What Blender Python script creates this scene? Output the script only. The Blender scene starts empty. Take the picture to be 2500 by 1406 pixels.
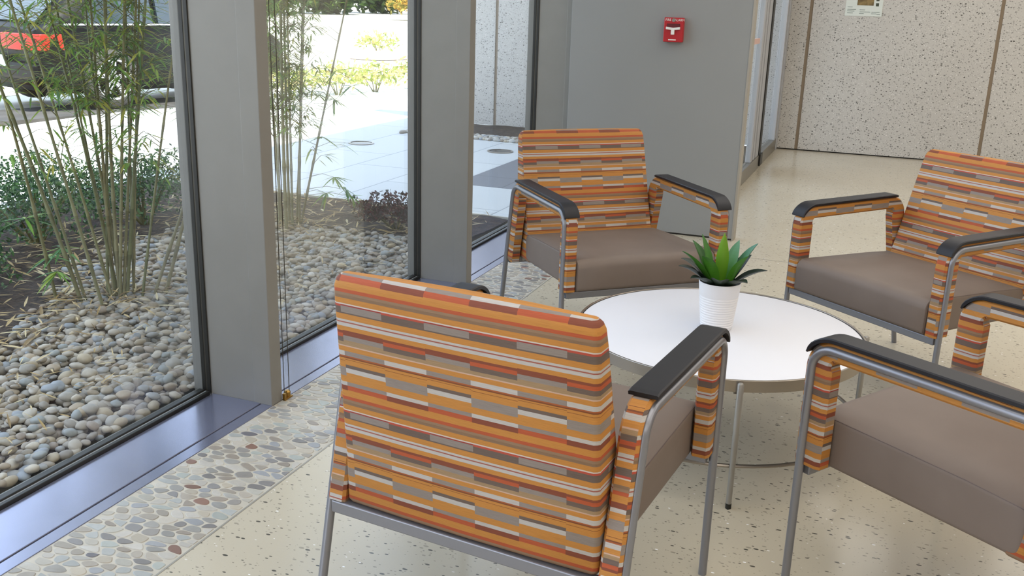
import bpy, bmesh, math, random
from math import sin, cos, pi, radians, sqrt
from mathutils import Vector, Matrix, noise

sc = bpy.context.scene
col = sc.collection
rnd = random.Random(7)

# ------------------------------------------------------------------ camera
cam_d = bpy.data.cameras.new('camera'); cam = bpy.data.objects.new('camera', cam_d); col.objects.link(cam)
cam_d.lens = 36.0 * 2374.3 / 2500.0; cam_d.sensor_width = 36.0; cam_d.clip_end = 400
R = ((0.931622, 0.129545, -0.339555), (0.362238, -0.255460, 0.896395), (0.029381, -0.958101, -0.284918))
m = Matrix(((R[0][0], -R[0][1], -R[0][2], 0), (R[1][0], -R[1][1], -R[1][2], 0), (R[2][0], -R[2][1], -R[2][2], 1.40), (0, 0, 0, 1)))
cam.matrix_world = m
sc.camera = cam

# ------------------------------------------------------------------ colour management, sky, sun, lamps
sc.view_settings.view_transform = 'Standard'; sc.view_settings.look = 'None'
sc.view_settings.exposure = 0.0; sc.view_settings.gamma = 1.0; sc.view_settings.use_curve_mapping = False

w = bpy.data.worlds.new('sky'); sc.world = w; w.use_nodes = True
nt = w.node_tree; nt.nodes.clear()
wo = nt.nodes.new('ShaderNodeOutputWorld'); wb = nt.nodes.new('ShaderNodeBackground'); tc = nt.nodes.new('ShaderNodeTexCoord')
sx = nt.nodes.new('ShaderNodeSeparateXYZ'); cr = nt.nodes.new('ShaderNodeValToRGB')
cr.color_ramp.elements[0].position = 0.0; cr.color_ramp.elements[0].color = (0.80, 0.88, 1.0, 1)
cr.color_ramp.elements[1].position = 0.7; cr.color_ramp.elements[1].color = (0.60, 0.75, 1.0, 1)
nt.links.new(tc.outputs['Generated'], sx.inputs[0]); nt.links.new(sx.outputs['Z'], cr.inputs[0])
nt.links.new(cr.outputs[0], wb.inputs[0]); nt.links.new(wb.outputs[0], wo.inputs[0])
wb.inputs[1].default_value = 3.2

sun_d = bpy.data.lights.new('sun', 'SUN'); sun_d.energy = 13.0; sun_d.angle = radians(0.6); sun_d.color = (1.0, 0.95, 0.86)
sun = bpy.data.objects.new('sun', sun_d); col.objects.link(sun)
sun.rotation_euler = Vector((-0.50, 0.22, -0.84)).to_track_quat('-Z', 'Y').to_euler()

def ceiling_lamp(x, y, sx_, sy_, watt, colr=(1.0, 0.96, 0.92)):
    d = bpy.data.lights.new('ceiling_light', 'AREA'); d.shape = 'RECTANGLE'; d.size = sx_; d.size_y = sy_; d.energy = watt; d.color = colr
    o = bpy.data.objects.new('ceiling_light', d); o.location = (x, y, 2.96); col.objects.link(o)
for lx, ly in ((0.2, -1.6), (3.2, -1.6), (0.2, 1.6), (3.2, 1.6), (0.6, 4.8), (3.4, 4.8), (0.9, 8.2), (3.4, 8.2)):
    ceiling_lamp(lx, ly, 2.4, 2.4, 36)

# ------------------------------------------------------------------ helpers
def lin(h):
    h = h.lstrip('#'); c = [int(h[i:i + 2], 16) / 255 for i in (0, 2, 4)]
    return tuple(v / 12.92 if v <= 0.04045 else ((v + 0.055) / 1.055) ** 2.4 for v in c) + (1.0,)

def mat(name, color='#808080', rough=0.5, metal=0.0, spec=0.5, **kw):
    mt = bpy.data.materials.new(name); mt.use_nodes = True
    b = mt.node_tree.nodes['Principled BSDF']
    b.inputs['Base Color'].default_value = lin(color) if isinstance(color, str) else color
    b.inputs['Roughness'].default_value = rough; b.inputs['Metallic'].default_value = metal
    b.inputs['Specular IOR Level'].default_value = spec
    for k, v in kw.items(): b.inputs[k.replace('_', ' ')].default_value = v
    return mt
def nodes(mt):
    t = mt.node_tree
    def n(kind, **kw):
        x = t.nodes.new(kind)
        for k, v in kw.items(): setattr(x, k, v)
        return x
    return t, n, t.links.new, t.nodes['Principled BSDF']
def mixrgb(n, L, fac, a, b, blend='MIX'):
    x = n('ShaderNodeMix', data_type='RGBA', blend_type=blend)
    for s, v in ((0, fac), (6, a), (7, b)):
        if hasattr(v, 'is_output'): L(v, x.inputs[s])
        else: x.inputs[s].default_value = v
    return x.outputs[2]
def math_(n, L, op, a, b=None, c=None):
    x = n('ShaderNodeMath', operation=op)
    for i, v in enumerate((a, b, c)):
        if v is None: continue
        if hasattr(v, 'is_output'): L(v, x.inputs[i])
        else: x.inputs[i].default_value = v
    return x.outputs[0]
def noise_mix(mt, c2, scale=3.0, detail=4.0, lo=0.4, hi=0.6, bump=0.0, bscale=None, dist=0.01):
    """blend a second colour in by noise, and optionally a fine bump"""
    t, n, L, b = nodes(mt)
    tcn = n('ShaderNodeTexCoord'); nz = n('ShaderNodeTexNoise'); nz.inputs['Scale'].default_value = scale; nz.inputs['Detail'].default_value = detail
    L(tcn.outputs['Object'], nz.inputs['Vector'])
    r = n('ShaderNodeMapRange'); r.inputs[1].default_value = lo; r.inputs[2].default_value = hi; L(nz.outputs[0], r.inputs[0])
    L(mixrgb(n, L, r.outputs[0], tuple(b.inputs['Base Color'].default_value), lin(c2)), b.inputs['Base Color'])
    if bump:
        nb = n('ShaderNodeTexNoise'); nb.inputs['Scale'].default_value = bscale or scale * 8; nb.inputs['Detail'].default_value = 3
        L(tcn.outputs['Object'], nb.inputs['Vector'])
        bp = n('ShaderNodeBump'); bp.inputs['Strength'].default_value = bump; bp.inputs['Distance'].default_value = dist
        L(nb.outputs[0], bp.inputs['Height']); L(bp.outputs[0], b.inputs['Normal'])
    return mt

class MB:
    def __init__(s): s.v = []; s.f = []; s.uv = {}; s.c = {}
    def add(s, vs, fs, c=None):
        o = len(s.v); s.v += [tuple(p) for p in vs]
        for f in fs:
            if c is not None: s.c[len(s.f)] = c
            s.f.append(tuple(i + o for i in f))
        return o
    def box(s, x0, x1, y0, y1, z0, z1, c=None):
        s.add([(x, y, z) for z in (z0, z1) for y in (y0, y1) for x in (x0, x1)],
              [(0, 2, 3, 1), (4, 5, 7, 6), (0, 1, 5, 4), (2, 6, 7, 3), (0, 4, 6, 2), (1, 3, 7, 5)], c)
    def loft(s, rings, caps=True, closed=True, c=None):
        n = len(rings[0]); vs = [p for r in rings for p in r]; fs = []
        for k in range(len(rings) - 1):
            for i in range(n if closed else n - 1):
                j = (i + 1) % n
                fs.append((k * n + i, k * n + j, (k + 1) * n + j, (k + 1) * n + i))
        if caps and closed:
            fs.append(tuple(range(n))[::-1]); fs.append(tuple((len(rings) - 1) * n + i for i in range(n)))
        return s.add(vs, fs, c)
    def tube(s, pts, rad, n=10, c=None, caps=True):
        pts = [Vector(p) for p in pts]; rings = []
        up = None
        for i, p in enumerate(pts):
            d = (pts[min(i + 1, len(pts) - 1)] - pts[max(i - 1, 0)]).normalized()
            if up is None: up = d.orthogonal().normalized()
            up = (up - d * up.dot(d)).normalized(); sd = d.cross(up)
            r = rad[i] if isinstance(rad, (list, tuple)) else rad
            rings.append([p + (up * cos(2 * pi * k / n) + sd * sin(2 * pi * k / n)) * r for k in range(n)])
        s.loft(rings, caps=caps, c=c)
    def lathe(s, prof, n=48, cx=0, cy=0, c=None):
        rings = [[(cx + r * cos(2 * pi * k / n), cy + r * sin(2 * pi * k / n), z) for k in range(n)] for r, z in prof]
        s.loft(rings, caps=True, c=c)
    def blade(s, base, tip, width, nrm=(0, 0, 1), droop=0.0, c=None, seg=3, fold=0.25):
        base = Vector(base); tip = Vector(tip); d = tip - base; nrm = Vector(nrm)
        sd = d.cross(nrm)
        if sd.length < 1e-6: sd = d.orthogonal()
        sd.normalize(); up = sd.cross(d).normalized(); vs = []; fs = []
        for k in range(seg + 1):
            t = k / seg; p = base + d * t - Vector((0, 0, droop * t * t)); wd = width * 0.5 * (sin(pi * (0.10 + 0.88 * t ** 0.75)) if k < seg else 0.02)
            vs += [p - sd * wd + up * wd * fold, p, p + sd * wd + up * wd * fold]
        for k in range(seg):
            a = k * 3; fs += [(a, a + 1, a + 4, a + 3), (a + 1, a + 2, a + 5, a + 4)]
        s.add(vs, fs, c)
    def build(s, name, mt, parent=None, smooth=35, bevel=0.0, bseg=2, fix=False):
        me = bpy.data.meshes.new(name); me.from_pydata(s.v, [], s.f)
        if s.c:
            a = me.color_attributes.new('tint', 'FLOAT_COLOR', 'CORNER'); buf = []
            for i, p in enumerate(me.polygons):
                cc = s.c.get(i, (1, 1, 1, 1)); buf += list(cc) * p.loop_total
            a.data.foreach_set('color', buf)
        if fix:
            bm = bmesh.new(); bm.from_mesh(me); bmesh.ops.recalc_face_normals(bm, faces=bm.faces); bm.to_mesh(me); bm.free()
        if smooth:
            me.polygons.foreach_set('use_smooth', [True] * len(me.polygons))
            if smooth < 180: me.set_sharp_from_angle(angle=radians(smooth))
        me.materials.append(mt); me.update()
        o = bpy.data.objects.new(name, me); col.objects.link(o)
        if parent: o.parent = parent
        if bevel:
            b = o.modifiers.new('bevel', 'BEVEL'); b.width = bevel; b.segments = bseg; b.limit_method = 'ANGLE'; b.angle_limit = radians(40)
            b.harden_normals = False
        return o
def thing(name, label, cat, loc=(0, 0, 0), rz=0.0, group=None):
    o = bpy.data.objects.new(name, None); col.objects.link(o); o.location = loc; o.rotation_euler = (0, 0, rz); o.empty_display_size = 0.1
    return tag(o, label, cat, group)
def tag(o, label, cat, group=None, kind=None):
    o['label'] = label; o['category'] = cat
    if group: o['group'] = group
    if kind: o['kind'] = kind
    return o
def struct(o, label=None):
    o['kind'] = 'structure'
    if label: o['label'] = label
    return o
def copy_tree(o, parent=None):
    c = o.copy(); col.objects.link(c)
    if parent: c.parent = parent
    for ch in list(o.children): copy_tree(ch, c)
    return c
def fillet(pts, rads, n=8):
    """2-D polyline with rounded corners"""
    out = [Vector(pts[0])]
    for i in range(1, len(pts) - 1):
        p, a, b = Vector(pts[i]), Vector(pts[i - 1]), Vector(pts[i + 1]); r = rads[i - 1]
        u = (a - p).normalized(); v = (b - p).normalized(); ang = u.angle(v); d = r / math.tan(ang / 2)
        s0 = p + u * d; c = p + (u + v).normalized() * (r / sin(ang / 2)); a0 = s0 - c; a1 = (p + v * d) - c
        tot = a0.angle_signed(a1)
        for k in range(n + 1):
            t = -tot * k / n
            out.append(c + Vector((a0.x * cos(t) - a0.y * sin(t), a0.x * sin(t) + a0.y * cos(t))))
    out.append(Vector(pts[-1])); return out

# ------------------------------------------------------------------ materials
def terrazzo(name, base, base2, dark, white, cell, rdark, amount, rough, stretch=(1, 1, 1), glint=0.04):
    mt = mat(name, base, rough); t, n, L, b = nodes(mt)
    tcn = n('ShaderNodeTexCoord'); mp = n('ShaderNodeMapping'); mp.inputs['Scale'].default_value = stretch
    L(tcn.outputs['Object'], mp.inputs[0])
    nz = n('ShaderNodeTexNoise'); nz.inputs['Scale'].default_value = 1.6; nz.inputs['Detail'].default_value = 5; L(tcn.outputs['Object'], nz.inputs['Vector'])
    c = mixrgb(n, L, nz.outputs[0], lin(base), lin(base2))
    nf = n('ShaderNodeTexNoise'); nf.inputs['Scale'].default_value = 120; nf.inputs['Detail'].default_value = 2; L(tcn.outputs['Object'], nf.inputs['Vector'])
    c = mixrgb(n, L, math_(n, L, 'MULTIPLY', nf.outputs[0], 0.35), c, lin(base2))
    for k, (colr, sc_, rr, am) in enumerate(((dark, cell, rdark, amount), (dark, cell * 1.9, rdark * 0.9, amount * 0.75), (white, cell * 1.3, rdark * 0.8, glint))):
        v = n('ShaderNodeTexVoronoi'); v.inputs['Scale'].default_value = sc_
        mp2 = n('ShaderNodeMapping'); mp2.inputs['Location'].default_value = (3.1 * k, 1.7 * k, 0.9 * k); L(mp.outputs[0], mp2.inputs[0]); L(mp2.outputs[0], v.inputs['Vector'])
        sp = n('ShaderNodeSeparateColor'); L(v.outputs['Color'], sp.inputs[0])
        rad = math_(n, L, 'MULTIPLY', math_(n, L, 'ADD', sp.outputs['Red'], 0.35), rr)
        near = math_(n, L, 'LESS_THAN', v.outputs['Distance'], rad)
        gate = math_(n, L, 'LESS_THAN', sp.outputs['Green'], am)
        fac = math_(n, L, 'MULTIPLY', math_(n, L, 'MULTIPLY', near, gate), math_(n, L, 'ADD', math_(n, L, 'MULTIPLY', sp.outputs['Blue'], 0.6), 0.4))
        c = mixrgb(n, L, fac, c, lin(colr))
    L(c, b.inputs['Base Color'])
    return mt
M = {}
M['floor'] = terrazzo('terrazzo_floor', '#c8beaa', '#bab09b', '#4c4a42', '#ffffff', 44, 0.27, 0.34, 0.22, (1.0, 2.1, 1.0), 0.05)
M['wall_terrazzo'] = terrazzo('terrazzo_wall', '#c6c2bb', '#bab5ae', '#4a4640', '#e4e0da', 46, 0.30, 0.30, 0.55, (1, 1, 1.5), 0.25)
M['joint'] = mat('joint_sealant', '#85745f', 0.7)
M['grey_wall'] = noise_mix(mat('grey_wall_paint', '#8d8d8b', 0.6), '#8c8c8a', 3, 3)
M['fin'] = noise_mix(mat('fin_paint', '#84817b', 0.45, 0.1), '#827f79', 8, 3, bump=0.03, bscale=400, dist=0.0005)
M['sill'] = noise_mix(mat('sill_paint', '#9598ae', 0.20, 0.7), '#9396ac', 12, 3)
M['gasket'] = mat('black_gasket', '#17150f', 0.45)
M['ceiling'] = mat('ceiling_paint', '#e2e0da', 0.8)
M['plain_wall'] = mat('plaster', '#c9c4ba', 0.8)
M['facade'] = mat('facade_concrete', '#b0aba0', 0.8)
M['dark_gap'] = mat('shadow_gap', '#2a2722', 0.8)  # near-black colour carries the shade of the gap at the wall foot
M['alu'] = mat('aluminium', '#b2b2b4', 0.45, 0.35)
M['brass'] = mat('brass', '#a88446', 0.35, 0.9)
M['cable'] = mat('steel_cable', '#4a463e', 0.4, 0.6)

def glass(name, refl=0.06, tint=(0.97, 0.985, 0.98)):
    mt = bpy.data.materials.new(name); mt.use_nodes = True; t = mt.node_tree; t.nodes.clear()
    o = t.nodes.new('ShaderNodeOutputMaterial'); mx = t.nodes.new('ShaderNodeMixShader'); tr = t.nodes.new('ShaderNodeBsdfTransparent'); gl = t.nodes.new('ShaderNodeBsdfGlossy')
    lw = t.nodes.new('ShaderNodeFresnel'); lw.inputs[0].default_value = 1.3; ml = t.nodes.new('ShaderNodeMath'); ml.operation = 'MULTIPLY'; ml.inputs[1].default_value = refl / 0.05
    tr.inputs[0].default_value = tint + (1,); gl.inputs['Roughness'].default_value = 0.02; gl.inputs[0].default_value = (1, 1, 1, 1)
    t.links.new(lw.outputs[0], ml.inputs[0]); t.links.new(ml.outputs[0], mx.inputs[0]); t.links.new(tr.outputs[0], mx.inputs[1]); t.links.new(gl.outputs[0], mx.inputs[2]); t.links.new(mx.outputs[0], o.inputs[0])
    return mt
M['glass'] = glass('window_glass', 0.016)

def attr_mat(name, rough=0.6, extra_noise=0.0, trans=0.0, scale=60):
    mt = mat(name, '#ffffff', rough, spec=0.35); t, n, L, b = nodes(mt)
    a = n('ShaderNodeAttribute', attribute_name='tint'); c = a.outputs['Color']
    if extra_noise:
        tcn = n('ShaderNodeTexCoord'); nz = n('ShaderNodeTexNoise'); nz.inputs['Scale'].default_value = scale; nz.inputs['Detail'].default_value = 4; L(tcn.outputs['Object'], nz.inputs['Vector'])
        r = n('ShaderNodeMapRange'); r.inputs[3].default_value = 1 - extra_noise; r.inputs[4].default_value = 1 + extra_noise; L(nz.outputs[0], r.inputs[0])
        cb = n('ShaderNodeCombineColor')
        for i in range(3): L(r.outputs[0], cb.inputs[i])
        c = mixrgb(n, L, 1.0, c, cb.outputs[0], 'MULTIPLY')
    L(c, b.inputs['Base Color'])
    if trans:
        o = t.nodes['Material Output']; tl = n('ShaderNodeBsdfTranslucent'); mx = n('ShaderNodeMixShader'); mx.inputs[0].default_value = trans
        L(c, tl.inputs[0]); L(b.outputs[0], mx.inputs[1]); L(tl.outputs[0], mx.inputs[2]); L(mx.outputs[0], o.inputs[0])
    return mt
M['stone'] = attr_mat('river_stone', 0.6, 0.18)
M['tile_stone'] = attr_mat('sliced_stone', 0.38, 0.10)
M['leaf'] = attr_mat('leaf', 0.5, 0.0, 0.45)
M['dry_leaf'] = attr_mat('dry_leaf', 0.75, 0.0, 0.15)
M['culm'] = attr_mat('bamboo_culm', 0.45, 0.12)
M['grout'] = noise_mix(mat('pebble_grout', '#c2baaa', 0.5), '#bab2a2', 20)

# ------------------------------------------------------------------ striped upholstery
def fabric():
    P = 0.244; Z0 = 0.795
    O, RD, DR, GR, BR, WH, TA, PK, LN = '#b37a3a', '#a65030', '#7a422f', '#857a72', '#64554c', '#b0aaa4', '#957b5c', '#b99a86', '#744227'
    common = [(0.012, None)]
    A = [(0, '#beb2a8'), (0.010, '#a84a3a'), (0.028, BR), (0.091, O), (0.143, WH), (0.163, '#96584a'), (0.173, WH), (0.206, O), (0.250, DR), (0.272, RD), (0.307, BR), (0.351, TA), (0.379, PK), (0.391, O),
         (0.437, WH), (0.480, '#98542e'), (0.492, LN), (0.501, O), (0.525, LN), (0.531, O), (0.589, GR), (0.671, O), (0.727, WH), (0.762, DR), (0.810, O), (0.870, RD), (0.900, '#886d55'), (0.925, '#7d634c'), (0.952, O)]
    B = [(0, '#beb2a8'), (0.008, '#8e3a34'), (0.022, GR), (0.080, BR), (0.091, O), (0.143, WH), (0.163, '#96584a'), (0.173, WH), (0.206, O), (0.245, DR), (0.290, GR), (0.335, TA), (0.379, PK), (0.391, O),
         (0.437, GR), (0.480, '#98542e'), (0.492, LN), (0.501, O), (0.512, LN), (0.518, O), (0.565, BR), (0.595, WH), (0.640, O), (0.727, GR), (0.762, RD), (0.805, O), (0.870, RD), (0.900, '#886d55'), (0.925, '#7d634c'), (0.952, O)]
    mt = mat('striped_upholstery', '#cc8640', 0.62, spec=0.3); t, n, L, b = nodes(mt)
    uv = n('ShaderNodeUVMap', uv_map='cloth'); s = n('ShaderNodeSeparateXYZ'); L(uv.outputs[0], s.inputs[0])
    ph = math_(n, L, 'FRACT', math_(n, L, 'DIVIDE', math_(n, L, 'SUBTRACT', Z0 + 10 * P, s.outputs['Y']), P))
    def ramp(tab):
        r = n('ShaderNodeValToRGB'); r.color_ramp.interpolation = 'CONSTANT'; e = r.color_ramp.elements
        for i, (p, c) in enumerate(tab):
            x = e[i] if i < 2 else e.new(p)
            x.position = p; x.color = lin(c)
        L(ph, r.inputs[0]); return r.outputs[0]
    cl = math_(n, L, 'FLOORED_MODULO', math_(n, L, 'FLOOR', math_(n, L, 'DIVIDE', math_(n, L, 'SUBTRACT', s.outputs['X'], 0.03), 0.1005)), 2.0)
    # fine woven ribs along the stripes
    tcn = n('ShaderNodeTexCoord'); mp = n('ShaderNodeMapping'); mp.inputs['Scale'].default_value = (30, 900, 1); L(uv.outputs[0], mp.inputs[0])
    nz = n('ShaderNodeTexNoise'); nz.inputs['Scale'].default_value = 1.0; nz.inputs['Detail'].default_value = 2; L(mp.outputs[0], nz.inputs['Vector'])
    r2 = n('ShaderNodeMapRange'); r2.inputs[1].default_value = 0.3; r2.inputs[2].default_value = 0.7; r2.inputs[3].default_value = 0.88; r2.inputs[4].default_value = 1.08; L(nz.outputs[0], r2.inputs[0])
    c = mixrgb(n, L, cl, ramp(A), ramp(B))
    # ramps are limited to 32 stops each; both fit
    cb = n('ShaderNodeCombineColor')
    for i in range(3): L(r2.outputs[0], cb.inputs[i])
    L(mixrgb(n, L, 1.0, c, cb.outputs[0], 'MULTIPLY'), b.inputs['Base Color'])
    bp = n('ShaderNodeBump'); bp.inputs['Strength'].default_value = 0.08; bp.inputs['Distance'].default_value = 0.001; L(nz.outputs[0], bp.inputs['Height']); L(bp.outputs[0], b.inputs['Normal'])
    return mt
M['fabric'] = fabric()
M['vinyl'] = noise_mix(mat('taupe_vinyl', '#776a61', 0.55, spec=0.25), '#73665d', 5, 3, bump=0.05, bscale=500, dist=0.0006)
M['seam'] = mat('seam_thread', '#5c4e48', 0.6)
M['tube'] = mat('silver_grey_powder_coat', '#85858a', 0.32, 0.55)
M['cap'] = mat('black_urethane', '#17161b', 0.5, spec=0.4)
def set_uv(o, fn):
    me = o.data; uv = me.uv_layers.new(name='cloth')
    for p in me.polygons:
        for li in p.loop_indices:
            uv.data[li].uv = fn(me.vertices[me.loops[li].vertex_index].co, p.normal, me.loops[li].vertex_index)

# ------------------------------------------------------------------ floor, walls, ceiling
GX = -2.165            # line of the glass
def plane(name, mt, x0, x1, y0, y1, z):
    b = MB(); b.box(x0, x1, y0, y1, z - 0.06, z); return struct(b.build(name, mt, smooth=0))
fl = MB(); fl.box(-1.554, 5.2, -3.6, 10.36, -0.06, 0); fl.box(-1.554 - 0.6, -1.554, -3.6, 1.0, -0.06, 0)
struct(fl.build('floor', M['floor'], smooth=0))
b = MB()
b.box(-1.556, -1.550, 1.0, 5.983, -0.01, 0.0008)
b.box(-0.81, 5.2, 5.600, 5.606, -0.01, 0.0006)
b.box(1.70, 1.706, -3.6, 10.35, -0.01, 0.0006)
struct(b.build('trim_1', mat('zinc_divider_strip', '#9b968a', 0.45, 0.3), smooth=0))
cl_ = MB(); cl_.box(-2.30, 5.2, -3.6, 10.5, 3.0, 3.2); struct(cl_.build('ceiling', M['ceiling'], smooth=0))
b = MB(); b.box(-2.30, -2.12, -3.6, 12.0, 3.0, 5.2); struct(b.build('wall_left', M['facade'], smooth=0))   # storey above the glass
b = MB(); b.box(5.2, 5.4, -3.6, 10.5, 0, 3.2); struct(b.build('wall_right', M['plain_wall'], smooth=0))
b = MB(); b.box(-2.3, 5.2, -3.8, -3.6, 0, 3.2); struct(b.build('wall_front', M['plain_wall'], smooth=0))
# speckled panel wall: runs from the lobby out through the glazed partition
joints = [-5.87, -4.195, -2.53, -0.86, 0.84, 2.52, 4.20]
joints = joints[1:]
b = MB(); edges = [-4.80] + joints + [5.3]
for a0, a1 in zip(edges[:-1], edges[1:]):
    b.box(a0 + 0.016, a1 - 0.016, 10.35, 10.52, 0.012, 5.2 if a0 > -2.6 else 2.2)
wb_ = struct(b.build('wall_back', M['wall_terrazzo'], smooth=0))
b = MB()
for j in joints: b.box(j - 0.016, j + 0.016, 10.358, 10.5, 0.012, 5.2 if j > -2.5 else 2.2)
struct(b.build('trim_2', M['joint'], smooth=0))
b = MB(); b.box(-1.085, 5.2, 10.362, 10.5, -0.01, 0.012); struct(b.build('gap_shade_back', M['dark_gap'], smooth=0))  # dark strip with the shade under the panels put into its colour
# grey wall that ends free in the room
b = MB(); b.box(-1.925, -0.815, 5.983, 6.075, 0.010, 3.0); struct(b.build('wall_grey', M['grey_wall'], smooth=0, bevel=0.003))
b = MB(); b.box(-1.92, -0.822, 5.990, 6.068, 0.0, 0.010); struct(b.build('gap_shade_grey', M['dark_gap'], smooth=0))  # same painted gap shade, below the grey wall
b = MB(); b.box(-0.8215, -0.8095, 5.979, 6.079, 0.0, 3.0); struct(b.build('trim_3', mat('edge_trim', '#a39c90', 0.45, 0.3), smooth=0))

# ------------------------------------------------------------------ window wall: fins, sills, panes
def fin(y, k):
    b = MB(); b.box(-2.165, -1.968, y, y + 0.057, 0.0, 3.0)
    f = b.build('trim_%d' % k, M['fin'], smooth=0, bevel=0.002); struct(f)
    b = MB(); b.box(-1.970, -1.895, y - 0.003, y + 0.060, 0.0, 3.0); b.build('end_cap', M['fin'], f, smooth=0, bevel=0.003)
    b = MB(); b.box(-2.228, -2.191, y - 0.003, y + 0.060, 0.0, 3.0); b.build('outer_frame', M['fin'], f, smooth=0, bevel=0.003)
    b = MB()
    for yy, s in ((y, -1), (y + 0.057, 1)):
        for x0, x1, t in ((-2.170, -2.154, 0.005), (-2.191, -2.175, 0.004)): b.box(x0, x1, min(yy, yy + s * t), max(yy, yy + s * t), 0.0, 3.0)
    b.build('gasket', M['gasket'], f, smooth=0, bevel=0.002)
    b = MB()
    for yy, s in ((y, -1), (y + 0.057, 1)): b.box(-2.175, -2.170, min(yy, yy + s * 0.003), max(yy, yy + s * 0.003), 0.0, 3.0)
    b.build('glazing_bead', M['cable'], f, smooth=0)
    return f
FY = [0.965, 2.660, 4.350, 6.030]
for i, y in enumerate(FY): fin(y, 4 + i)
for i in range(3):
    y0, y1 = FY[i] + 0.057, FY[i + 1]
    b = MB(); b.box(-2.190, -2.180, y0 + 0.002, y1 - 0.002, 0.012, 2.99)
    p = struct(b.build('window_%d' % (i + 1), M['glass'], smooth=0))
    b = MB(); b.box(-2.198, -2.172, y0 + 0.012, y1 - 0.012, -0.002, 0.020); b.box(-2.166, -2.150, y0 + 0.012, y1 - 0.012, -0.002, 0.016)
    b.build('gasket', M['gasket'], p, smooth=0, bevel=0.003)
    b = MB(); b.box(-2.172, -2.166, y0 + 0.012, y1 - 0.012, 0.0, 0.014); b.build('glazing_bead', M['alu'], p, smooth=0)
    b = MB(); b.box(-2.222, -2.198, y0 + 0.01, y1 - 0.01, -0.05, 0.006); b.build('outer_frame', M['fin'], p, smooth=0)
    b = MB(); b.box(-2.150, -1.944, y0, y1, -0.05, 0.004); b.build('window_sill', M['sill'], p, smooth=0, bevel=0.002)
    b = MB(); b.box(-1.941, -1.895, y0, y1, -0.05, 0.002); b.build('sill_nosing', M['sill'], p, smooth=0, bevel=0.002)
b = MB()
for y in FY: b.box(-2.15, -1.895, y, y + 0.057, -0.05, 0.0)
struct(b.build('trim_8', M['sill'], smooth=0))

# pebble mosaic border between sill and terrazzo: shrunk, rounded cells set in grout
def mosaic(x0, x1, y0, y1):
    ax = 0.50; cell = 0.0262; seeds = {}
    def X(x): return x * ax
    nx = int((X(x1) - X(x0)) / cell) + 3; ny = int((y1 - y0) / cell) + 3
    r = random.Random(3)
    for i in range(-2, nx):
        for j in range(-2, ny):
            if r.random() < 0.06: continue
            seeds[(i, j)] = Vector((X(x0) + (i + 0.5 * (j % 2) + r.uniform(-.36, .36)) * cell, y0 + (j + r.uniform(-.36, .36)) * cell))
    b = MB(); pal = ['#aca69a', '#b5ada0', '#a09c94', '#aeaa9f', '#94918b', '#b7b1a6', '#a89f92', '#a3a69f', '#999a9c', '#b2a897', '#878482', '#a6a7a3', '#948a7e', '#bab4aa', '#b4aea4', '#8f8a84', '#9c9488', '#7f7b78']
    for (i, j), s in seeds.items():
        poly = [s + Vector((dx, dy)) for dx, dy in ((-.06, -.06), (.06, -.06), (.06, .06), (-.06, .06))]
        for di in range(-3, 4):
            for dj in range(-3, 4):
                q = seeds.get((i + di, j + dj))
                if q is None or q is s: continue
                mid = (s + q) / 2; nn = (q - s).normalized(); out = []
                off = 0.0017
                for k in range(len(poly)):
                    a, c = poly[k], poly[(k + 1) % len(poly)]; da, dc = (a - mid).dot(nn) + off, (c - mid).dot(nn) + off
                    if da <= 0: out.append(a)
                    if (da < 0) != (dc < 0): out.append(a + (c - a) * (da / (da - dc)))
                poly = out
                if len(poly) < 3: break
            if len(poly) < 3: break
        if len(poly) < 3: continue
        for _ in range(3):
            poly = [p for k in range(len(poly)) for p in ((poly[k] * .75 + poly[(k + 1) % len(poly)] * .25), (poly[k] * .25 + poly[(k + 1) % len(poly)] * .75))]
        pts = [(max(x0 + .002, min(x1 - .002, p.x / ax)), max(y0, min(y1, p.y))) for p in poly]
        cx = sum(p[0] for p in pts) / len(pts); cy = sum(p[1] for p in pts) / len(pts)
        if cx < x0 + .006 or cx > x1 - .006 or cy < y0 + .004 or cy > y1 - .004: continue
        c = lin(r.choice(pal) if r.random() > 0.03 else r.choice(['#7d5f50', '#86685a', '#6a676a'])); f = r.uniform(.86, 1.08); c = tuple(v * f for v in c[:3]) + (1,)
        n = len(pts); vs = [(p[0], p[1], 0.0002) for p in pts] + [(cx + (p[0] - cx) * .9, cy + (p[1] - cy) * .9, 0.0016) for p in pts]
        b.add(vs, [(k, (k + 1) % n, n + (k + 1) % n, n + k) for k in range(n)] + [tuple(range(n, 2 * n))], c)
    return b
b = MB(); b.box(-1.895, -1.556, 1.0, 5.983, -0.06, 0.0); g = struct(b.build('trim_9', M['grout'], smooth=0), 'pebble mosaic floor border along the window sill')
mosaic(-1.893, -1.560, 1.02, 5.975).build('stone_inlay', M['tile_stone'], g, smooth=25)

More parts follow.
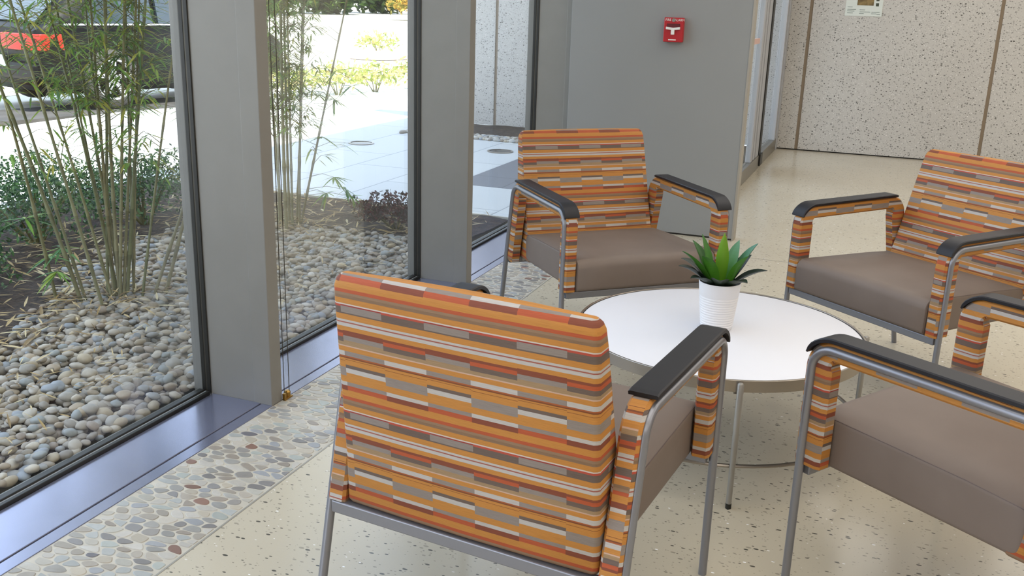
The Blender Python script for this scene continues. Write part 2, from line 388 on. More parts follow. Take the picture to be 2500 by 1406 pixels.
# ------------------------------------------------------------------ glazed partition and door past the grey wall
px = -1.085
b = MB(); b.box(px - 0.03, px + 0.03, 6.30, 10.34, 0.0, 0.115)
dr = struct(b.build('door_1', mat('brushed_rail', '#8f8a80', 0.35, 0.75), smooth=0, bevel=0.003), 'glazed partition with a door between the grey wall and speckled wall')
b = MB(); b.box(px - 0.006, px + 0.006, 6.30, 8.46, 0.115, 2.98); b.build('fixed_pane', M['glass'], dr, smooth=0)
b = MB(); b.box(px - 0.006, px + 0.006, 9.24, 10.10, 0.115, 2.98); b.build('door_pane', M['glass'], dr, smooth=0)
b = MB()
for y0, y1 in ((8.46, 8.55), (8.61, 8.70), (8.77, 8.94)): b.box(px - 0.025, px + 0.022, y0, y1, 0.115, 2.98)
b.build('stile', M['alu'], dr, smooth=0, bevel=0.004)
b = MB()
for y0, y1 in ((8.55, 8.61), (8.70, 8.77)): b.box(px - 0.020, px + 0.010, y0, y1, 0.115, 2.98)
b.build('stile_groove', M['cable'], dr, smooth=0)
b = MB(); b.box(px - 0.02, px + 0.030, 8.95, 9.06, 0.02, 2.98); b.build('brush_seal', M['gasket'], dr, smooth=0, bevel=0.004)
b = MB(); b.box(px - 0.028, px + 0.045, 8.95, 9.10, 0.02, 0.125); b.build('pivot_block', M['gasket'], dr, smooth=0, bevel=0.004)
b = MB(); b.box(px - 0.03, px + 0.03, 10.10, 10.17, 0.115, 2.98); b.box(px - 0.02, px + 0.02, 10.17, 10.24, 0.115, 2.98); b.box(px - 0.034, px + 0.036, 10.24, 10.345, 0.0, 2.98)
b.build('door_frame', M['alu'], dr, smooth=0, bevel=0.004)
b = MB(); b.box(px - 0.012, px + 0.008, 7.95, 8.42, 1.108, 1.150); t = b.build('paper_strip', mat('pink_paper', '#c9a79c', 0.7), smooth=0)
tag(t, 'small pinkish strip fixed across the narrow glass pane behind the grey wall', 'sticker')

# ------------------------------------------------------------------ chairs
def make_chair():
    root = thing('armchair', 'x', 'chair')
    WO, WI = 0.354, 0.301
    # loop of the arm in the y-z plane, front foot -> rear foot (tube centre line)
    cl = fillet([(0.277, 0.0), (0.276, 0.648), (-0.268, 0.652), (-0.412, 0.0)], (0.055, 0.060), 10)
    def tang(i):
        d = cl[min(i + 1, len(cl) - 1)] - cl[max(i - 1, 0)]; return d.normalized()
    def resample(z_front, z_rear):
        a = cl[:]; t = (z_front - a[0].y) / (a[1].y - a[0].y); a[0] = a[0] + (a[1] - a[0]) * t
        t = (z_rear - a[-1].y) / (a[-2].y - a[-1].y); a[-1] = a[-1] + (a[-2] - a[-1]) * t
        return a
    for s in (-1, 1):
        # upholstered loop
        pth = resample(0.345, 0.322); dense = [pth[0]]
        for a, c in zip(pth[:-1], pth[1:]):
            n = max(1, int((c - a).length / 0.04))
            for k in range(1, n + 1): dense.append(a + (c - a) * (k / n))
        rings = []; arc = 0.345; arcs = []
        prof = [(WI + .006, -.028), (WI, -.022), (WI, .014), (WI + .006, .020), (.340, .020), (.346, .014), (.346, -.022), (.340, -.028)]
        for i, p in enumerate(dense):
            if i: arc += (p - dense[i - 1]).length
            d = (dense[min(i + 1, len(dense) - 1)] - dense[max(i - 1, 0)]).normalized(); nn = Vector((d.y, -d.x))   # outward
            k_in = 1 + 0.85 * abs(d.y); pf = [(x, r * k_in if r < 0 else r) for x, r in prof]
            rings.append([(s * x, p.x + nn.x * r, p.y + nn.y * r) for x, r in pf]); arcs += [arc] * len(prof)
        b = MB(); b.loft(rings); arm = b.build('armrest', M['fabric'], root, fix=True, smooth=40)
        def uvf(co, nrm, vi, s=s):
            if abs(nrm.x) > 0.7: return (co.y + 0.02 if co.z > .585 else 0.08, co.z)
            return (0.08 if s > 0 else 0.18, arcs[vi])
        set_uv(arm, uvf)
        # cap over the arm, bending down in front
        rings = []; capp = [p for p in dense if p.y > 0.5]
        i0 = next(i for i, p in enumerate(dense) if p.y > 0.615); 
        seg = [p for i, p in enumerate(dense) if i >= i0 and p.x > -0.235 and (p.y > 0.6)]
        seg.append(Vector((-0.238, seg[-1].y)))
        cp = [(WI - .005, .0205), (WI - .006, .0285), (WI - .003, .0312), (.354, .0312), (.3572, .0285), (.3570, .0205)]
        for i, p in enumerate(seg):
            d = (seg[min(i + 1, len(seg) - 1)] - seg[max(i - 1, 0)]).normalized(); nn = Vector((d.y, -d.x))
            th = 0.55 if i == 0 else (0.85 if i == 1 else (0.75 if i == len(seg) - 1 else 1.0))
            rings.append([(s * x, p.x + nn.x * (.0205 + (r - .0205) * th), p.y + nn.y * (.0205 + (r - .0205) * th)) for x, r in cp])
        b = MB(); b.loft(rings); b.build('arm_cap', M['cap'], arm, fix=True, smooth=28)['label'] = 'black arm pad'
        # one bent tube: front leg, arm, rear leg
        b = MB(); b.tube([(s * 0.3475, p.x, p.y) for p in cl], 0.0105, 14)
        b.build('side_frame', M['tube'], root, smooth=60)
        b = MB(); b.tube([(s * 0.235, 0.255, 0.332), (s * 0.235, -0.335, 0.318)], 0.011, 8); b.build('side_rail', M['tube'], root)
    b = MB(); b.box(-0.334, 0.334, 0.256, 0.286, 0.316, 0.342); b.build('front_rail', M['tube'], root, smooth=0, bevel=0.003)
    b = MB(); b.box(-0.334, 0.334, -0.362, -0.334, 0.296, 0.325); b.build('rear_rail', M['tube'], root, smooth=0, bevel=0.003)
    # seat cushion
    def seat_prof(ins, up):
        f = fillet([(-0.10, 0.455 + up - ins), (0.300 - ins, 0.468 + up * .4 - ins), (0.300 - ins, 0.343 + ins), (-0.10, 0.336 + ins)], (0.036, 0.016), 6)
        r = fillet([(-0.10, 0.336 + ins), (-0.236 + ins, 0.333 + ins), (-0.246 + ins, 0.446 - ins), (-0.10, 0.455 + up - ins)], (0.016, 0.03), 5)
        return f[:-1] + r[:-1]
    rings = []
    for x, ins, up in ((-.2985, .010, 0), (-.2975, .004, 0), (-.294, .0, 0), (-.2, 0, .006), (0, 0, .009), (.2, 0, .006), (.294, 0, 0), (.2975, .004, 0), (.2985, .010, 0)):
        rings.append([(x, p.x, p.y) for p in seat_prof(ins, up)])
    b = MB(); b.loft(rings); seat = b.build('seat', M['vinyl'], root, fix=True, smooth=50)
    for s in (-1, 1):
        pr = seat_prof(0.003, 0); b = MB(); b.tube([(s * .2965, p.x, p.y) for p in pr[2:9]][::1] , 0.0014, 5)
        q = fillet([(-0.23, 0.443), (-0.10, 0.4525), (0.297, 0.4655), (0.297, 0.352)], (0.5, 0.036), 6)
        b = MB(); b.tube([(s * .2960, p.x, p.y) for p in q], 0.0013, 5); b.build('seam', M['seam'], seat)
    # back cushion, a wedge that leans back
    rings = []
    zs = [(0.329, -.349, -.205), (0.336, -.353, -.200), (0.45, -.360, -.232), (0.56, -.371, -.267), (0.70, -.385, -.308), (0.80, -.395, -.338), (0.838, -.3985, -.350), (0.852, -.3965, -.3565), (0.861, -.388, -.365), (0.8635, -.379, -.373)]
    for k, (z, yr, yf) in enumerate(zs):
        hw = 0.298 - 0.007 * (z - 0.33) / 0.54 - (0.004 if k == 0 else 0) - (0, 0, 0, 0, 0, 0, .001, .005, .012, .020)[k]
        c = min(0.010, (yf - yr) * 0.35); bow = 0.006
        ring = [(-hw, yr + c), (-hw + .004, yr + c * .4), (-hw + c, yr), (-hw * .5, yr - bow * .7), (0, yr - bow), (hw * .5, yr - bow * .7), (hw - c, yr), (hw - .004, yr + c * .4), (hw, yr + c),
                (hw, yf - c), (hw - .003, yf - c * .35), (hw - c, yf), (hw * .5, yf + bow), (0, yf + bow * 1.3), (-hw * .5, yf + bow), (-hw + c, yf), (-hw + .003, yf - c * .35), (-hw, yf - c)]
        rings.append([(x, y, z + (0.0035 * (1 - (x / 0.3) ** 2) if k > 5 else 0)) for x, y in ring])
    b = MB(); b.loft(rings); back = b.build('backrest', M['fabric'], root, fix=True, smooth=45)
    set_uv(back, lambda co, nrm, vi: (co.y * 1.0 + 0.65 if abs(nrm.x) > 0.75 else co.x, (.795 + (co.z - .809) * 1.04 if nrm.y > .5 else co.z - .008) if abs(nrm.z) < 0.8 else co.z + (co.y + .38) * .6))
    # bolts on the rear rail
    for x in (-0.27, 0.27):
        b = MB(); b.tube([(x, -0.336, 0.310), (x, -0.330, 0.310)], [0.008, 0.007], 12); b.build('bolt', M['alu'], root)
    return root
chair0 = make_chair()
chairs = [(-0.673, 1.990, -0.107, 'striped armchair nearest the viewer, seen from behind, turned away'),
          (-0.993, 3.797, -2.418, 'striped armchair in front of the grey wall, beside the window wall'),
          (0.154, 3.850, 2.460, 'striped armchair on the far right of the round table, near the speckled wall'),
          (0.326, 2.391, 0.990, 'armchair at the near right of the table, only its seat and arms in view')]
for i, (x, y, a, lab) in enumerate(chairs):
    c = chair0 if i == 0 else copy_tree(chair0)
    c.location = (x, y, 0); c.rotation_euler = (0, 0, a); c['label'] = lab; c['category'] = 'chair'; c['group'] = 'striped armchairs around the coffee table'

# ------------------------------------------------------------------ round table
TX, TY = -0.43, 3.05
M['chrome'] = mat('brushed_steel', '#9c948a', 0.30, 0.9)
M['leg_steel'] = mat('satin_steel', '#98948d', 0.42, 0.6)
M['laminate'] = mat('white_laminate', '#d9d9de', 0.4)
tb = thing('coffee_table', 'low round white coffee table with a steel rim and thin steel legs', 'table', (TX, TY, 0))
b = MB(); b.lathe([(0.0001, 0.366), (0.450, 0.366), (0.450, 0.3905), (0.447, 0.3915), (0.0001, 0.3915)], 96); b.build('tabletop', M['laminate'], tb)
b = MB(); n = 96
pr = [(0.4535, 0.358), (0.4605, 0.358), (0.4605, 0.392), (0.4595, 0.3935), (0.4545, 0.3935), (0.4535, 0.392)]
b.loft([[(r * cos(2 * pi * k / n), r * sin(2 * pi * k / n), z) for r, z in pr] for k in range(n + 1)], caps=False); b.build('rim', M['chrome'], tb, fix=True, smooth=30)
b = MB(); b.lathe([(0.4502, 0.366), (0.4534, 0.366), (0.4534, 0.3895), (0.4502, 0.3895)], 96); b.build('rim_reflection', M['gasket'], tb)  # black ring stands in for the dark reflection inside the steel rim
b = MB(); b.tube([(0.458 * cos(2 * pi * k / 72), 0.458 * sin(2 * pi * k / 72), 0.128) for k in range(73)], 0.006, 8, caps=False); b.build('lower_ring', M['chrome'], tb)
for a in (-73, 17, 107, 197):
    x, y = 0.472 * cos(radians(a)), 0.472 * sin(radians(a)); b = MB()
    b.tube([(x, y, 0.014), (x, y, 0.20), (x, y, 0.386), (x, y, 0.390)], [0.0082, 0.0088, 0.0094, 0.006], 12); lg = b.build('leg', M['leg_steel'], tb, smooth=50)
    b = MB(); b.tube([(x, y, 0.0), (x, y, 0.016)], 0.0088, 12); b.build('glide', M['gasket'], lg)['label'] = 'black foot glide'
for a in (17, 107):
    b = MB(); b.box(-0.45, 0.45, -0.014, 0.014, 0.348, 0.366); o = b.build('cross_brace', M['chrome'], tb, smooth=0); o.rotation_euler = (0, 0, radians(a)); o.location.z = 0 if a == 17 else -0.0

# ------------------------------------------------------------------ potted plant
pot = thing('potted_plant', 'artificial green agave plant in a white ribbed pot on the table', 'plant', (-0.441, 3.050, 0.3918))
pr = [(0.0001, 0.0), (0.046, 0.0), (0.050, 0.004)]
z = 0.012
while z < 0.112:
    r0 = 0.0505 + (0.067 - 0.0505) * z / 0.156
    pr += [(r0 - .0008, z), (r0 + .0009, z + .0028), (r0 + .0009, z + .0048), (r0 - .0008, z + .0078)]; z += 0.0084
pr += [(0.0628, z + .002), (0.0665, 0.152), (0.0672, 0.157), (0.0664, 0.1595), (0.0645, 0.159), (0.0625, 0.150), (0.0615, 0.13), (0.0001, 0.13)]
b = MB(); b.lathe(pr, 64); b.build('pot', mat('white_ceramic', '#e2e0e0', 0.4), pot, smooth=50)
b = MB(); b.lathe([(0.0001, 0.128), (0.0618, 0.131), (0.05, 0.147), (0.0001, 0.152)], 32); b.build('soil', mat('dark_foam', '#23241c', 0.9), pot)
gm = attr_mat('agave_leaf', 0.38, 0.0, 0.25)
rv = Vector((0.932, 0.362, 0)); dv = Vector((-0.362, 0.932, 0)); k_ = 0
def agave(rt, dp, up, wd, c1, c2, curl=0.0, base=0.03):
    tip = rv * rt + dp * dv; h = Vector((rt, dp, 0)); hd = tip.normalized() if tip.length > 1e-4 else dv
    b0 = hd * min(0.028, tip.length * .4) + Vector((0, 0, 0.140)); T = tip + Vector((0, 0, up)); ctl = b0 * .45 + T * .55 + Vector((0, 0, curl))
    b = MB(); seg = 12; vs = []; fs = []
    sd = Vector((-hd.y, hd.x, 0)); prev = None; ca, cb_ = lin(c1), lin(c2); nrm = None
    for i in range(seg + 1):
        t = i / seg; p = b0 * (1 - t) ** 2 + ctl * 2 * t * (1 - t) + T * t * t
        d = ((ctl - b0) * (1 - t) + (T - ctl) * t).normalized(); u = sd.cross(d).normalized()
        if u.z < 0: u = -u
        prof = (0.55 + 0.45 * sin(pi * min(1, t / 0.5) / 2)) * (1 - max(0, (t - .42) / .58) ** 1.7) if t < 1 else 0.0
        wv = wd * .68 * max(prof, .015)
        for q, lift in ((-1, .28), (-.5, .08), (0, 0), (.5, .08), (1, .28)): vs.append(p + sd * wv * q + u * wv * lift)
        for q, lift in ((.5, .02), (0, -.10), (-.5, .02)): vs.append(p + sd * wv * q * .98 + u * (wv * lift - .0012))
    for i in range(seg):
        for j in range(8):
            a = i * 8 + j; a2 = i * 8 + (j + 1) % 8; fs.append((a, a2, a2 + 8, a + 8))
    o0 = len(b.f); b.add(vs, fs)
    for i in range(seg):
        t = i / (seg - 1)
        for j in range(8): 
            k = 1.0 if j in (1, 2) else .92
            b.c[i * 8 + j] = tuple((ca[q] * (1 - t) + cb_[q] * t) * k for q in range(3)) + (1,)
    b.build('leaf', gm, pot, smooth=60, fix=False)
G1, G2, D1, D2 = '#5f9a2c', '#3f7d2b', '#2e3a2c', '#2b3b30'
agave(-.006, -.030, .325, .030, '#6ea52e', '#86b03c', .012)
agave(-.060, .050, .300, .034, '#4f8a34', '#5a8a4c', .016)
agave(-.135, -.030, .262, .042, '#5b9a2a', '#3d6c30', .030)
agave(-.085, .070, .275, .040, '#47802f', '#3f7038', .022)
agave(.062, .050, .284, .036, '#569030', '#6b9a78', .022)
agave(.112, .010, .284, .040, '#3f7a34', '#5f8f78', .028)
agave(.066, -.070, .262, .040, '#5da030', '#4a8c30', .030)
agave(-.078, -.070, .258, .042, '#64a62e', '#3c7426', .035)
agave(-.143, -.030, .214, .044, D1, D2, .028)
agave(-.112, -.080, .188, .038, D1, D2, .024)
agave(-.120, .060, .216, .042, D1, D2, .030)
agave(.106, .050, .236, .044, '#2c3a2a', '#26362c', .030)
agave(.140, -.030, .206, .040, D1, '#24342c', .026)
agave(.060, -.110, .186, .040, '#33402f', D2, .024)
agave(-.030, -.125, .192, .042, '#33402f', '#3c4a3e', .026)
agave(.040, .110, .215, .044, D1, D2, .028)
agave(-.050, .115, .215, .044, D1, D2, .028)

# ------------------------------------------------------------------ fire alarm pull station
M['red'] = mat('red_enamel', '#b0161e', 0.35); M['white'] = mat('white_enamel', '#e6e2dc', 0.4); M['dark_red'] = mat('dark_red', '#5c0a12', 0.5)
fa = thing('fire_alarm_pull', 'small red fire alarm pull station with white T handle on the grey wall', 'fire alarm', (-1.273, 5.983, 1.180))
b = MB(); b.box(-.058, .058, -.044, 0, 0, .141); b.build('housing', M['red'], fa, smooth=0, bevel=0.004)
b = MB(); b.box(-.040, .040, -.0455, -.043, .084, .106); b.build('recess', M['dark_red'], fa, smooth=0)
b = MB(); pts = [(-.042, .088), (-.042, .073), (-.010, .070), (-.010, .043), (.010, .043), (.010, .070), (.042, .073), (.042, .088), (.0, .082)]
b.loft([[(x, y, z_) for x, z_ in pts] for y in (-.046, -.060)]); b.build('handle', M['white'], fa, fix=True, smooth=0, bevel=0.002)
b = MB(); b.tube([(0, -.043, .126), (0, -.050, .126)], [.012, .010], 16); b.build('key_lock', M['chrome'], fa)
def text(body, size, loc, rot, mt, name, parent):
    cu = bpy.data.curves.new(name, 'FONT'); cu.body = body; cu.size = size; cu.align_x = 'CENTER'; cu.align_y = 'CENTER'; cu.extrude = 0.0004
    tmp = bpy.data.objects.new(name, cu); col.objects.link(tmp); bpy.context.view_layer.update()
    me = bpy.data.meshes.new_from_object(tmp.evaluated_get(bpy.context.evaluated_depsgraph_get())); bpy.data.objects.remove(tmp)
    me.materials.clear(); me.materials.append(mt); o = bpy.data.objects.new(name, me); col.objects.link(o); o.parent = parent; o.location = loc; o.rotation_euler = rot
    return o
text('FIRE', .019, (-.033, -.0446, .127), (pi / 2, 0, 0), M['white'], 'lettering', fa)
text('ALARM', .019, (.034, -.0446, .127), (pi / 2, 0, 0), M['white'], 'lettering', fa)
b = MB(); b.box(-.026, .020, -.0448, -.0435, .010, .0155); b.build('white_bar', M['white'], fa, smooth=0)

# ------------------------------------------------------------------ paper notice on the speckled wall
po = thing('wall_notice', 'white printed notice with a small picture on the speckled wall', 'poster', (-0.372, 10.35, 1.338))
b = MB(); b.box(-.170, .168, -.004, 0, 0, .44); b.build('sheet', mat('paper', '#d4d8d0', 0.6), po, smooth=0)
b = MB(); b.box(-.066, .084, -.0055, -.003, .100, .24); b.build('picture', noise_mix(mat('photo_print', '#5e4c2c', 0.5), '#8a7448', 18, 3), po, smooth=0)
b = MB()
for z_ in (.095, .142, .19): b.box(.104, .132, -.0055, -.003, z_, z_ + .028)
b.build('thumbnail', mat('thumb_print', '#3f4634', 0.5), po, smooth=0)
r = random.Random(5); INK = mat('grey_ink', '#7f8a84', 0.6)
for x0, x1, z0 in ((-.152, -.106, .080), (-.152, -.072, .058), (-.152, -.085, .042), (-.150, -.098, .024), (-.038, .012, .056), (-.036, .060, .037), (-.040, .004, .022), (.072, .146, .037), (.072, .118, .022), (.120, .152, .017)):
    x = x0; b = MB()
    while x < x1: wq = r.uniform(.004, .012); b.box(x, min(x + wq, x1), -.0048, -.003, z0, z0 + .0055); x += wq + .0004
    b.build('printed_line', INK, po, smooth=0)

# ------------------------------------------------------------------ guide cable of a roller shade, at the first fin
sg = thing('shade_guide', 'thin steel shade guide cables ending in a small brass bracket at the pillar foot', 'shade guide', (-1.898, 2.737, 0.0))
b = MB(); b.tube([(0, 0, 0.02), (0, 0, 2.98)], 0.0014, 6); b.build('cable', M['cable'], sg)
b = MB(); b.tube([(0.006, 0.022, 0.02), (0.006, 0.022, 2.98)], 0.0014, 6); b.build('cable', M['cable'], sg)
b = MB(); b.box(.004, .016, -.020, -.008, 0, .026); b.box(.004, .018, -.020, .028, 0, .006); b.build('bracket', M['brass'], sg, smooth=0, bevel=0.002)
b = MB(); b.lathe([(.0001, .004), (.011, .004), (.011, .022), (.007, .027), (.0001, .027)], 16, .004, .014); b.build('cable_clamp', M['brass'], sg)

# ------------------------------------------------------------------ outdoors: ground
def paving(name, c1, c2, joint, size, rough=0.55):
    mt = mat(name, c1, rough); t, n, L, bb = nodes(mt); tcn = n('ShaderNodeTexCoord')
    br = n('ShaderNodeTexBrick'); br.offset = 0.5; br.inputs['Scale'].default_value = 1; br.inputs['Mortar Size'].default_value = 0.006; br.inputs['Brick Width'].default_value = size[0]; br.inputs['Row Height'].default_value = size[1]
    br.inputs['Color1'].default_value = lin(c1); br.inputs['Color2'].default_value = lin(c2); br.inputs['Mortar'].default_value = lin(joint)
    mp = n('ShaderNodeMapping'); mp.inputs['Rotation'].default_value = (0, 0, pi / 2); mp.inputs['Location'].default_value = (0.1, 0.02, 0); L(tcn.outputs['Object'], mp.inputs[0]); L(mp.outputs[0], br.inputs['Vector']); L(br.outputs[0], bb.inputs['Base Color'])
    return mt
M['paver'] = paving('pale_pavers', '#c9c9c6', '#c0c1c0', '#8d8f92', (1.2, 0.60))
M['dark_paver'] = paving('dark_pavers', '#6d6d72', '#6a6a70', '#505055', (0.9, 0.45))
M['concrete'] = noise_mix(mat('pale_concrete', '#c8c3b6', 0.8), '#bdb7aa', 0.7)
M['asphalt'] = noise_mix(mat('asphalt', '#4a4846', 0.85), '#3a3937', 3)
M['mulch'] = noise_mix(mat('mulch_soil', '#4a3a2e', 0.95), '#2f241c', 22, 6, bump=0.7, bscale=60, dist=0.03)
plane('street_ground', M['concrete'], -130, -2.2, -40, 150, -0.045)
b = MB(); b.box(-8.4, -2.27, 5.92, 10.36, -0.04, 0); b.box(-8.4, -5.25, -4, 5.92, -0.04, 0); b.box(-2.27, -1.12, 6.10, 10.36, -0.04, 0); b.box(-8.4, -4.9, 10.36, 14, -0.04, 0)
struct(b.build('plaza_paving', M['paver'], smooth=0))
b = MB(); b.box(-3.115, -1.12, 6.88, 9.05, -0.02, 0.002); struct(b.build('entrance_paving', M['dark_paver'], smooth=0))
def grid(name, mt, x0, x1, y0, y1, z, amp, step, fn=None):
    nx, ny = int((x1 - x0) / step), int((y1 - y0) / step); b = MB(); vs = []
    for j in range(ny + 1):
        for i in range(nx + 1):
            x, y = x0 + (x1 - x0) * i / nx, y0 + (y1 - y0) * j / ny
            vs.append((x, y, z + amp * noise.noise((x * 3.1, y * 3.1, 0)) + amp * .5 * noise.noise((x * 9, y * 9, 3))))
    b.add(vs, [(j * (nx + 1) + i, j * (nx + 1) + i + 1, (j + 1) * (nx + 1) + i + 1, (j + 1) * (nx + 1) + i) for j in range(ny) for i in range(nx)])
    return b.build(name, mt, smooth=180)
struct(grid('planting_bed', M['mulch'], -5.25, -2.27, 0.6, 5.905, -0.005, 0.022, 0.05))
b = MB(); b.box(-5.27, -2.27, 5.905, 5.925, -0.05, 0.006); b.box(-5.27, -5.25, 0.6, 5.905, -0.05, 0.006); struct(b.build('bed_kerb', M['concrete'], smooth=0))
b = MB(); b.box(-3.25, -2.27, 5.075, 5.083, -0.03, 0.022); struct(b.build('steel_edging', mat('weathered_steel', '#4a4038', 0.6, 0.5), smooth=0))
# strip of soil and stones at the foot of the speckled wall outside
struct(grid('wall_bed', M['mulch'], -4.85, -3.05, 9.45, 10.35, 0.012, 0.014, 0.08))
# street lane
b = MB(); d = Vector((0.237, 0.972)); nrm = Vector((-0.972, 0.237)); o_ = Vector((-8.45, 8.71))
pts = [o_ + d * -14, o_ + d * 2.6, o_ + d * 2.6 + nrm * 1.0, o_ + d * -14 + nrm * 1.0]
b.loft([[(p.x, p.y, -0.04) for p in pts], [(p.x, p.y, 0.003) for p in pts]]); struct(b.build('street_gutter', M['asphalt'], smooth=0, fix=True))

# ------------------------------------------------------------------ river pebbles
import bisect
def bed_edge(y): return bed_edge0(y) - .07
def bed_edge0(y):   # left edge of the stones
    tab = [(1.2, -2.95), (2.3, -3.02), (2.6, -3.09), (2.95, -3.24), (3.4, -3.55), (3.8, -3.80), (4.2, -3.90), (4.6, -3.85), (4.85, -3.55), (5.07, -3.05)]
    for (ya, xa), (yb, xb) in zip(tab[:-1], tab[1:]):
        if y <= yb: return xa + (xb - xa) * (y - ya) / (yb - ya)
    return tab[-1][1]
pal = ['#a39c90', '#aaa296', '#958d82', '#b3aca0', '#a8a49c', '#9a9a98', '#b8b0a2', '#8b857c', '#a89a86', '#9da2a2', '#bdb8b0', '#a09488', '#b0a48e', '#8f959c']
def pebble_bm(subd, sd, seed):
    bm = bmesh.new(); bmesh.ops.create_icosphere(bm, subdivisions=subd, radius=1.0)
    for v in bm.verts:
        k = 1 + 0.16 * noise.noise(v.co * 1.1 + Vector((seed * 3.7, 0, 0)))
        v.co = Vector((v.co.x * sd[0] * k, v.co.y * sd[1] * k, v.co.z * sd[2] * k))
    vs = [v.co.copy() for v in bm.verts]; fs = [tuple(v.index for v in f.verts) for f in bm.faces]; bm.free(); return vs, fs
pr_ = random.Random(11); peb = []
y = 1.35
while y < 5.07:
    x = -2.250; xe = bed_edge(y)
    while x > xe + pr_.uniform(-.10, .12):
        peb.append((x + pr_.uniform(-.012, .012), y + pr_.uniform(-.012, .012), pr_.uniform(-.004, .014))); x -= 0.036
    y += 0.031
n0 = len(peb)
for _ in range(900):
    y = pr_.uniform(1.4, 5.05); x = pr_.uniform(bed_edge(y) - 0.03, -2.27); peb.append((x, y, pr_.uniform(.018, .030)))
inv = Matrix(((m[0][0], m[1][0], m[2][0]), (m[0][1], m[1][1], m[2][1]), (m[0][2], m[1][2], m[2][2])))
def inframe(p, mg=0):
    q = inv @ (Vector(p) - Vector((0, 0, 1.4)));
    if q.z >= 0: return False
    u, v = q.x / -q.z * 2374.3 + 1250, 703 - q.y / -q.z * 2374.3
    return -mg < u < 2500 + mg and -mg < v < 1406 + mg and not (470 < u < 690)
def dims(): 
    a = pr_.uniform(.0165, .029); return (a, a * pr_.uniform(.62, .9), a * pr_.uniform(.42, .62))
order = sorted([i for i in range(len(peb)) if peb[i][2] > 0.004 and inframe(peb[i])], key=lambda i: (Vector(peb[i]) - Vector((0, 0, 1.4))).length - 6 * peb[i][2])
solo = set(order[:300]); st = MB(); protos = []
for k in range(24):
    vs, fs = pebble_bm(3, dims(), k); c = lin(pal[k % len(pal)]); f = pr_.uniform(.66, .90); c = (c[0] * f * 1.06, c[1] * f, c[2] * f * .93, 1)
    b = MB(); b.add(vs, fs); b.c = {i: c for i in range(len(fs))}; o = b.build('river_pebble', M['stone'], smooth=180); protos.append(o.data); bpy.data.objects.remove(o)
lows = [pebble_bm(2, dims(), 50 + k) for k in range(16)]
for i, (x, y, z) in enumerate(peb):
    rot = (pr_.uniform(-.35, .35), pr_.uniform(-.35, .35), pr_.uniform(0, 2 * pi)); s = pr_.uniform(.8, 1.12)
    if i in solo:
        o = bpy.data.objects.new('river_pebble', protos[pr_.randrange(24)]); col.objects.link(o); o.location = (x, y, z + .004); o.rotation_euler = rot; o.scale = (s, s, s)
        tag(o, 'smooth grey river pebble lying in the near stone bed, just outside the first window', 'pebble', 'river pebbles nearest the glass')
    else:
        vs, fs = lows[pr_.randrange(16)]; mx = Matrix.Translation((x, y, z)) @ __import__('mathutils').Euler(rot).to_matrix().to_4x4() @ Matrix.Scale(s, 4)
        c = lin(pr_.choice(pal)); f = pr_.uniform(.62, .94); st.add([mx @ v for v in vs], fs, (c[0] * f * 1.06, c[1] * f, c[2] * f * .93, 1))
tag(st.build('river_pebble_bed', M['stone'], smooth=180), 'spread of small grey and tan river stones around the bamboo outside the windows', 'pebbles', kind='stuff')
st = MB(); pr2 = random.Random(4)
for _ in range(420):
    x, y = pr2.uniform(-4.85, -3.1), pr2.uniform(9.22, 9.50); vs, fs = lows[pr2.randrange(16)]; s = pr2.uniform(.9, 1.5)
    mx = Matrix.Translation((x, y, 0.01)) @ Matrix.Rotation(pr2.uniform(0, 6), 4, 'Z') @ Matrix.Scale(s, 4); c = lin(pr2.choice(pal)); st.add([mx @ v for v in vs], fs, c)
tag(st.build('pebble_strip', M['stone'], smooth=180), 'narrow strip of pebbles at the foot of the outdoor speckled wall', 'pebbles', kind='stuff')

# dry bamboo leaves strewn on stones and mulch
st = MB(); dl = random.Random(21); dc = ['#b39a6c', '#a68a58', '#c4ae84', '#8f7650', '#c9b890', '#7d6648']
def strew(n, fx, z, l0, l1):
    for _ in range(n):
        x, y = fx(); a = dl.uniform(0, 2 * pi); l = dl.uniform(l0, l1); c = lin(dl.choice(dc))
        st.blade((x, y, z + dl.uniform(0, .012)), (x + l * cos(a), y + l * sin(a), z + dl.uniform(-.006, .03)), l * dl.uniform(.08, .16), c=c, seg=3)
def f1():
    y = dl.uniform(1.6, 5.0); return dl.uniform(bed_edge(y), -2.35), y
def f2():
    while True:
        x, y = dl.uniform(-4.6, -2.35), dl.uniform(2.0, 5.85)
        if x < bed_edge(y) + .12 or y > 5.02: return x, y
def f3(): return -3.27 + dl.gauss(0, .16), 3.40 + dl.gauss(0, .2)
strew(420, f1, .036, .035, .085); strew(1300, f2, .018, .05, .15); strew(160, f3, .036, .05, .11)
def f4(): return -3.35 + dl.gauss(0, .18), 5.0 + dl.gauss(0, .12)
strew(120, f4, .036, .05, .10)
tag(st.build('leaf_litter', M['dry_leaf'], smooth=0), 'dry tan bamboo leaves strewn over the stones and the mulch', 'leaf litter', kind='stuff')

